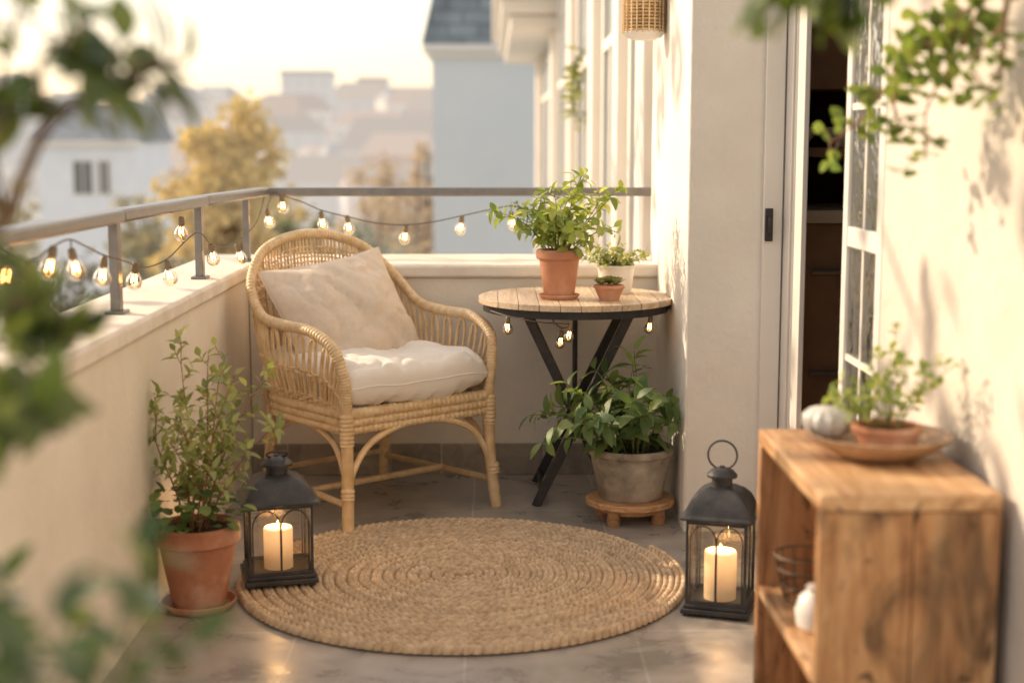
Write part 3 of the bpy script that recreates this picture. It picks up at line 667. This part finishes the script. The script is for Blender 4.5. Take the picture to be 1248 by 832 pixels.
# ------------------------------------------------------------ foreground plants
def vine(parent,paths,lm,sm,L,W,shape,dens_,r=.004,start=0,spread=1,clus=1):
    fm=MB(); sm_=MB()
    for path in paths:
        Q=catmull(path,8); n=len(Q); sm_.tube(Q,[r*(1-.6*i/n) for i in range(n)],6)
        tot=sum((b-a).length for a,b in zip(Q[:-1],Q[1:])); cnt=int(tot*dens_)
        for k in range(cnt):
            t=start+(1-start)*random.random(); i=min(n-2,int(t*(n-1))); p=Q[i].lerp(Q[i+1],random.random()); tan=(Q[i+1]-Q[i]).normalized()
            off=V((U(-1,1),U(-1,1),U(-1,.7)))*spread
            p2=p+off; 
            if spread>.01: sm_.tube([p,p2],r*.22,4)
            for c in range(clus):
                leafset(fm,p2,tan,U(0,6.28),L*U(.6,1.15),W*U(.75,1.15),shape,.3,U(.1,.8))
    sm_.build('stems',sm,parent); fm.build('foliage',lm,parent,ang=180)
def rel(P,o): return [V(p)-V(o) for p in P]
o=(-.66,1.45,0)
t=thing('potted_shrub','blurred tall shrub with long branch of broad leaves at the upper left edge','shrub',o)
pot(t,.13,.09,.26,terraOld,rim=.04)
s0=V((-.66,1.45,.25)); Y=1.45
p1=[s0,(-.63,1.45,.6),Yp(-60,330,Y),Yp(5,270,Y),Yp(28,215,Y),Yp(60,150,Y),Yp(110,115,Y),Yp(165,92,Y),Yp(215,75,Y)]
paths=[[Yp(60,150,Y),Yp(48,100,Y-.05),Yp(60,60,Y-.1),Yp(110,30,Y-.1)],[Yp(5,270,Y),Yp(-10,160,Y),Yp(10,60,Y),Yp(25,0,Y)],[Yp(110,115,Y),Yp(130,90,Y-.05),Yp(150,50,Y-.1)],[Yp(5,270,Y),Yp(-20,210,Y),Yp(0,150,Y-.05),Yp(10,120,Y-.05)]]
pl2=[[(-.63,1.45,.6),Yp(-40,430,Y-.05),Yp(10,370,Y-.1),Yp(50,375,Y-.1),Yp(80,400,Y-.1)],[Yp(-40,430,Y),Yp(0,420,Y),Yp(50,450,Y)],[Yp(-40,430,Y),Yp(-5,350,Y-.05),Yp(25,335,Y-.1)],[(-.62,1.45,.55),Yp(-40,520,Y-.1),Yp(0,490,Y-.15),Yp(40,500,Y-.2)]]
vine(t,[rel(p1,o)],L_fg,bark,.075,.034,0,26,r=.009,start=.70,spread=.014)
vine(t,[rel(p,o) for p in paths],L_fg,bark,.064,.032,0,58,r=.004,start=.35,spread=.018)
vine(t,[rel(p,o) for p in pl2],L_fg,bark,.058,.030,0,52,r=.004,start=.40,spread=.018)
o=(-.445,1.02,0)
t=thing('potted_bush','blurred leafy green bush filling the lower left corner','bush',o)
pot(t,.12,.09,.24,terraOld,rim=.04)
bush(t,(0,0,.22),95,.68,.20,.058,.030,16,L_fg2,stemg,arch=.10,start=.30,sr=.003,br=.06,lean=(.01,.03),minh=.55)
# right vines
o=(.785,2.15,1.0)
t=thing('climbing_vine','sunlit climbing vine of small leaves trailing across the upper right wall','vine',o)
paths=[[(.79,2.12,1.9),(.785,2.14,1.55),Yp(1228,0,2.15),Yp(1224,50,2.16),Yp(1218,95,2.18)],
 [Yp(1228,-20,2.15),Yp(1190,5,2.22),Yp(1140,35,2.32),Yp(1095,85,2.4),Yp(1055,140,2.48),Yp(1010,175,2.56)],
 [Yp(1200,0,2.2),Yp(1165,70,2.28),Yp(1130,130,2.35),Yp(1128,195,2.36)],[Yp(1095,85,2.4),Yp(1090,130,2.4),Yp(1100,160,2.4)],[Yp(1224,30,2.16),Yp(1185,75,2.2),Yp(1200,110,2.2)],[Yp(1190,5,2.22),Yp(1160,40,2.25),Yp(1120,60,2.3)]]
vine(t,[rel(p,o) for p in paths[:1]],L_vine,bark,.03,.02,0,30,r=.007,spread=.02)
vine(t,[rel(p,o) for p in paths[1:]],L_vine,stemb,.030,.021,0,120,r=.003,start=.1,spread=.034,clus=2)
o=(.78,1.60,1.5)
t=thing('hanging_vine','large bright leaves of a hanging branch at the top edge left of the door','vine',o)
paths=[[(.79,1.6,1.62),(.60,1.58,1.45),Yp(1090,-30,1.58),Yp(1020,0,1.58),Yp(960,5,1.58),Yp(905,15,1.58)],[Yp(1090,-30,1.58),Yp(1070,5,1.6),Yp(1050,30,1.6)],[Yp(1020,-30,1.58),Yp(970,-5,1.6),Yp(920,-10,1.6)]]
vine(t,[rel(p,o) for p in paths],L_vine,stemg,.056,.042,2,46,r=.003,start=.35,spread=.012)

# ------------------------------------------------------------ beyond
gm=mat('ground_far',(.20,.20,.16),(.28,.26,.22),rough=.95,scale=.05,haze_glow=.25)
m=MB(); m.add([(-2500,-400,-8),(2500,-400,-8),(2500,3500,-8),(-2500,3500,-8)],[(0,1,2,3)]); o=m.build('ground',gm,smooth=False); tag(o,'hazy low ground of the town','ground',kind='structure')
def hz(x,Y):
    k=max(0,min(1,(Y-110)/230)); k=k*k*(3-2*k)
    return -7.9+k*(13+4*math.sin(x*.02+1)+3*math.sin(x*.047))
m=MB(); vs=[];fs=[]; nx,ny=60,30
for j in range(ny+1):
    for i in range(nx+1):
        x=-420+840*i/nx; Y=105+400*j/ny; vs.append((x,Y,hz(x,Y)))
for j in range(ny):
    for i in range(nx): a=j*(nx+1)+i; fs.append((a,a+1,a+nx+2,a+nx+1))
m.add(vs,fs); o=m.build('hillside',mat('hill_far',(.20,.20,.16),(.30,.27,.22),rough=1,scale=.08,haze_glow=.42),ang=180); tag(o,'pale hazy hillside behind the town','hill',kind='structure')
hw=[mat('far_wall_%d'%i,c,None,rough=.9,haze_glow=.42) for i,c in enumerate([(.36,.36,.37),(.34,.32,.30),(.28,.30,.33)])]
hr=[mat('far_roof_%d'%i,c,None,rough=.9,haze_glow=.38) for i,c in enumerate([(.22,.17,.15),(.16,.18,.21),(.2,.18,.17)])]
hwin=mat('far_window',(.20,.21,.22),None,rough=.5,haze_glow=.42)
def house(name,label,cat,cx,Y,z0,w,d,h,rh,wm,rm,cols=3,rows=2,group=None,gable=True):
    t=thing(name,label,cat,(cx,Y,z0),0,group)
    m=MB(); m.b2(-w/2,w/2,0,d,0,h); m.build('wall',wm,t,smooth=False)
    m=MB()
    if gable:
        e=.3; vs=[(-w/2-e,-e,h),(w/2+e,-e,h),(w/2+e,d+e,h),(-w/2-e,d+e,h),(-w/2+w*.12,d/2,h+rh),(w/2-w*.12,d/2,h+rh)]; m.add(vs,[(0,1,5,4),(2,3,4,5),(1,2,5),(3,0,4),(3,2,1,0)])
    else: m.b2(-w/2-.2,w/2+.2,-.2,d+.2,h,h+rh)
    m.build('roof',rm,t,smooth=False)
    for r_ in range(rows):
        for c in range(cols):
            x=-w/2+w*(c+.5)/cols; z=h-1.5-r_*2.8
            if z<.5: continue
            m=MB(); m.b2(x-.45,x+.45,-.06,.04,z-.65,z+.65); m.build('window',hwin,t,smooth=False)
    return t
protos=[]
for i in range(46):
    Y=U(135,345); u=U(-60,560); x=(u-600)*Y/1790; z=hz(x,Y)
    if i<6: o=house('distant_house','small blurred house in the hazy town below the skyline','house',x,Y,z-.5,U(6,14),8,U(4,8),U(1.5,4),hw[i%3],hr[i%3],group='hazy houses of the distant town'); protos.append(o)
    else: o=copy_tree(protos[i%6]); o.location=(x,Y,z-.5); o.scale=(U(.6,1.3),1,U(.6,1.2)); o.rotation_euler=(0,0,U(-.5,.5))
def far(label,u0,u1,vt,Y,z0,wm,rm,rh=1,gable=False,cols=4,rows=3,name='apartment_block',cat='building'):
    a=Yp(u0,vt,Y); b=Yp(u1,vt,Y); house(name,label,cat,(a.x+b.x)/2,Y,z0,b.x-a.x,10,a.z-z0,rh,wm,rm,cols,rows,None,gable)
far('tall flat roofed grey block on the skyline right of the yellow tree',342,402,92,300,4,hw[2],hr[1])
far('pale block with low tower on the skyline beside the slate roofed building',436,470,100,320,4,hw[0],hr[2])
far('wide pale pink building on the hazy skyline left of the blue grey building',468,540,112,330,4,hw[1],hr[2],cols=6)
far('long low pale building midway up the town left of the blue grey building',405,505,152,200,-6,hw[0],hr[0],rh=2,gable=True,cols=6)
far('rose brick house low in the town left of the blue grey building',440,530,190,130,-8,mat('far_brick',(.38,.28,.25),None,haze_glow=.30,rough=.9),hr[0],rh=2,gable=True)
far('pale brown house between the white house and the yellow tree',160,235,205,105,-8,mat('far_brown',(.36,.31,.28),None,haze_glow=.26,rough=.9),hr[0],rh=2.2,gable=True)
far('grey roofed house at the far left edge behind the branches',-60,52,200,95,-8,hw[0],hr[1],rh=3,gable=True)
wh=mat('house_white',(.58,.63,.70),(.64,.68,.74),rough=.9,scale=1,haze_glow=.14)
slate=mat('house_slate',(.12,.15,.19),(.18,.21,.25),rough=.7,scale=2,haze_glow=.08)
Y=78; a=Yp(46,172,Y); b=Yp(166,172,Y); w=b.x-a.x; cx=(a.x+b.x)/2; h=a.z+8
t=thing('white_house','white house with dark slate roof and two windows in the left background','house',(cx,Y,-8))
m=MB(); m.b2(-w/2,w/2,0,8,0,h); m.build('wall',wh,t,smooth=False)
m=MB(); m.add([(-w/2-.3,-.4,h),(w/2+.3,-.4,h),(w/2+.3,8.4,h),(-w/2-.3,8.4,h),(-w/2+.5,4,h+2.1),(w/2+.1,4,h+2.1)],[(0,1,5,4),(2,3,4,5),(1,2,5),(3,0,4),(3,2,1,0)]); m.build('roof',slate,t,smooth=False)
m=MB(); m.b2(-w/2-.35,w/2+.35,-.5,-.38,h-.25,h+.02); m.build('gutter',whitep,t)
pd=mat('pane_dark',(.10,.11,.12),None,rough=.3,haze_glow=.05)
for u0,u1 in ((90,113),(121,134)):
    p0=Yp(u0,197,Y); p1=Yp(u1,236,Y)
    m=MB(); m.b2(p0.x-cx-.1,p1.x-cx+.1,-.06,.02,p1.z+8-.1,p0.z+8+.1); f=m.build('window',whitep,t,smooth=False)
    m=MB(); xm=(p0.x+p1.x)/2-cx; m.b2(p0.x-cx,xm-.05,-.10,-.061,p1.z+8,p0.z+8); m.b2(xm+.05,p1.x-cx,-.10,-.061,p1.z+8,p0.z+8); m.build('pane',pd,f,smooth=False)
bw=mat('bluegrey_render',(.56,.64,.72),(.61,.68,.75),rough=.9,scale=.6,haze_glow=.02)
rs=brick('slate_tiles',(.17,.21,.25),(.22,.27,.31),(.12,.15,.17),.5,.22,.02,off=.5,rough=.55,bump=.6,scalevar=1,axes=(R(90),0,0))
Y=24; a=Yp(527,62,Y)
t=thing('slate_roofed_building','tall blue grey building with steep slate roof and white cornice in the centre background','building',(a.x+3.5,Y,-8))
x0=-3.5; zt=a.z+8
m=MB(); m.b2(x0,4.5,0,9,0,zt); m.build('wall',bw,t,smooth=False)
m=MB(); m.b2(x0-.08,4.6,-.10,9.1,zt-.12,zt-.02); m.b2(x0-.15,4.7,-.2,9.2,zt-.02,zt+.10); m.build('cornice',mat('cornice_white',(.72,.74,.75),None,rough=.7),t,bevel=.02)
m=MB(); e=.16; m.add([(x0-e,-e-.05,zt+.1),(4.8,-e-.05,zt+.1),(4.8,9.3,zt+.1),(x0-e,9.3,zt+.1),(x0+.5,1.1,zt+3.2),(3.5,1.1,zt+3.2),(3.5,8,zt+3.2),(x0+.5,8,zt+3.2)],[(0,1,5,4),(1,2,6,5),(2,3,7,6),(3,0,4,7),(4,5,6,7),(3,2,1,0)]); m.build('roof',rs,t,smooth=False)
fw=mat('facade_cream',(.66,.60,.52),(.73,.67,.59),rough=.9,scale=2,bump=.2,bscale=10)
t=thing('neighbouring_facade','long cream house facade with pilasters and tall windows beyond the pillar','building',(1.6,12,-8))
def lf(o): o.location=(-1.6,-12,8); return o
XF=.60
m=MB(); m.b2(XF,.80,5.0,8.1,-8,4.0); m.b2(XF,4,8.105,19,-8,4.0); lf(m.build('wall',fw,t,smooth=False))
for y0,y1 in ((5.2,5.45),(6.3,6.55),(7.9,8.25),(10.2,10.6),(13.2,13.7),(17.6,18.1)):
    m=MB(); m.b2(XF-.07,XF-.001,y0,y1,-8,3.2); lf(m.build('pilaster',whitep,t,bevel=.01))
fp=mat('facade_pane',(.30,.33,.35),None,rough=.15)
for y0,y1 in ((5.6,6.15),(6.75,7.65),(8.5,9.9),(10.95,12.8),(14.2,17)):
    m=MB()
    for a_,b_,c_,d_ in ((y0,y0+.09,-.4,2.6),(y1-.09,y1,-.4,2.6),(y0+.09,y1-.09,-.4,-.31),(y0+.09,y1-.09,2.5,2.6),(y0+.09,y1-.09,1.55,1.61)): m.b2(XF-.035,XF-.001,a_,b_,c_,d_)
    m.b2(XF-.03,XF-.002,(y0+y1)/2-.025,(y0+y1)/2+.025,-.31,1.549)
    f=lf(m.build('window',whitep,t,bevel=.004))
    m=MB(); m.b2(XF-.012,XF-.003,y0+.09,y1-.09,-.31,2.5); m.build('pane',fp,f,smooth=False)
m=MB(); m.b2(.08,XF,13.0,18.9,2.22,2.36); m.b2(.16,XF,13.1,18.9,2.10,2.22); m.b2(.0,XF,12.9,19,2.36,2.7); lf(m.build('cornice',whitep,t,bevel=.02))
p=Yp(712,80,9.2); o=(.52,9.2,p.z)
t=thing('hanging_plant','small green trailing plant hanging on the neighbouring facade','plant',o)
vine(t,[[(.05,0,.1),(0,0,0),(-.02,-.05,-.2),(0,-.05,-.36)],[(0,0,0),(.02,.1,-.15),(-.02,.1,-.30)]],L_herb,stemg,.06,.04,0,130,r=.006,spread=.05)

def tree(label,u,vt,Y,wpx,c1,c2,haze_glow=.05,name='tree',n=46,per=60,lo=.3,z0=-8,conic=0,pos=None,ls=1,bh=.7,brf=.002):
    if pos: top=V(pos); Rr=wpx
    else: top=Yp(u,vt,Y); Rr=wpx/2*Y/1790
    H=top.z-z0; t=thing(name,label,'tree',(top.x,top.y,z0))
    m=MB(); m.tube(catmull([(0,0,-.2),(.1,0,H*.3),(-.1,.1,H*.55),(0,0,H*.9)],5),[max(.02,.018*H*(1-i/16.5)) for i in range(16)],8)
    m2=MB()
    cc=[]
    for i in range(n):
        while 1:
            x,y,z=U(-1,1),U(-1,1),U(-1,1); q=x*x+y*y+z*z
            if .12<q<1: break
        zz=H*(lo+(1-lo)*(z+1)/2*.96); f=1 if not conic else 1.15*(1-((z+1)/2))**.8+.08
        cc.append(V((x*Rr*f,y*Rr*f,zz)))
    for c in cc:
        m.tube([(0,0,min(H*.88,max(H*lo*.8,c.z*bh))),c],brf*H,4)
        cr=Rr*U(.18,.36)
        for k in range(per):
            d=V((random.gauss(0,1),random.gauss(0,1),random.gauss(0,.7))); d.normalize(); p=c+d*cr*U(.2,1.15); s=max(.05,Rr*.09)*U(.6,1.3)*ls
            m2.leaf(p,V((U(-1,1),U(-1,1),U(-1,.6))),V((U(-1,1),U(-1,1),1)),s*1.5,s,0,.2,.2)
    m.build('trunk',bark,t); m2.build('crown',leafmat('crown_'+name,c1,c2,rough=.6,tr=.38,haze_glow=haze_glow),t,ang=180)
tree('tall golden yellow tree left of centre beyond the balcony',278,94,34,175,(.38,.31,.10),(.62,.49,.19),.14,n=150,per=70,lo=.22)
tree('smaller olive tree to the left of the golden tree',178,215,38,110,(.18,.18,.09),(.34,.30,.14),.12,n=70)
tree('tan autumn tree in front of the rose brick house',455,185,42,120,(.32,.26,.16),(.46,.36,.23),.2,n=80)
tree('soft orange tree beside the blue grey building',508,165,46,70,(.34,.26,.15),(.48,.36,.22),.22,n=70)
tree('narrow dark cypress against the blue grey building',521,138,52,22,(.14,.15,.12),(.22,.22,.16),.2,lo=.05,conic=1)
tree('dark green tree rising just behind the far handrail',375,232,22,150,(.07,.10,.05),(.17,.20,.10),.06,n=80)
tree('low grey green tree under the far string lights',455,248,26,130,(.12,.15,.13),(.22,.25,.19),.10,n=80)
tree('low dark tree beyond the left handrail behind the posts',215,280,20,130,(.08,.10,.08),(.18,.20,.13),.08,n=80)
tree('grey green tree low beyond the left handrail at the picture edge',70,285,22,190,(.10,.12,.12),(.2,.21,.17),.10,n=80)
tree('yellow green tree beside the white house gable',8,210,60,80,(.24,.23,.12),(.38,.35,.2),.2)
tree('unseen slender tree added left of the balcony to dapple the right wall',0,0,0,2.1,(.06,.10,.03),(.16,.2,.07),.0,n=75,per=16,lo=.60,pos=(-4.2,3.4,6.0),ls=.52,bh=.93,brf=.0007)  # out of view, added to throw leaf shadows on the right wall
tree('unseen slender tree added beyond the far left corner to dapple the pillar',0,0,0,1.5,(.06,.10,.03),(.16,.2,.07),.0,n=34,per=18,lo=.62,pos=(-5.0,8.0,6.0),ls=.7,bh=.93,brf=.0007)  # also out of view, added for leaf shadows on pillar and facade

# ------------------------------------------------------------ camera, light, world
cam=bpy.data.cameras.new('camera'); co=bpy.data.objects.new('camera',cam); C.objects.link(co); S.camera=co
co.location=(0,0,CZ); co.rotation_euler=(R(90-7.7),0,R(-.77)); cam.sensor_width=36; cam.lens=F/1248*36; cam.clip_start=.02; cam.clip_end=6000
cam.dof.use_dof=True; cam.dof.focus_distance=4.0; cam.dof.aperture_fstop=1.9
E,A=R(27),R(63)
Ld=V((-math.cos(E)*math.sin(A),math.cos(E)*math.cos(A),math.sin(E)))
sl=bpy.data.lights.new('sun','SUN'); sl.energy=4.8; sl.angle=R(.55); sl.color=(1,.79,.55); so=bpy.data.objects.new('sun',sl); C.objects.link(so); so.rotation_euler=(-Ld).to_track_quat('-Z','Y').to_euler(); so.location=(-5,5,8)
w=bpy.data.worlds.new('World'); S.world=w; w.use_nodes=True; nt=w.node_tree; bg=nt.nodes['Background']
sk=nt.nodes.new('ShaderNodeTexSky'); sk.sky_type='NISHITA'; sk.sun_disc=False; sk.sun_elevation=E; sk.sun_rotation=2*math.pi-A; sk.dust_density=1.5; sk.air_density=1
vm=nt.nodes.new('ShaderNodeVectorMath'); vm.operation='MULTIPLY_ADD'; vm.inputs[1].default_value=(1.2,1.0,.85); vm.inputs[2].default_value=(3.7,3.2,2.65)
nt.links.new(sk.outputs[0],vm.inputs[0]); nt.links.new(vm.outputs[0],bg.inputs[0]); bg.inputs[1].default_value=.15
S.view_settings.view_transform='Standard'; S.view_settings.look='None'; S.view_settings.exposure=0
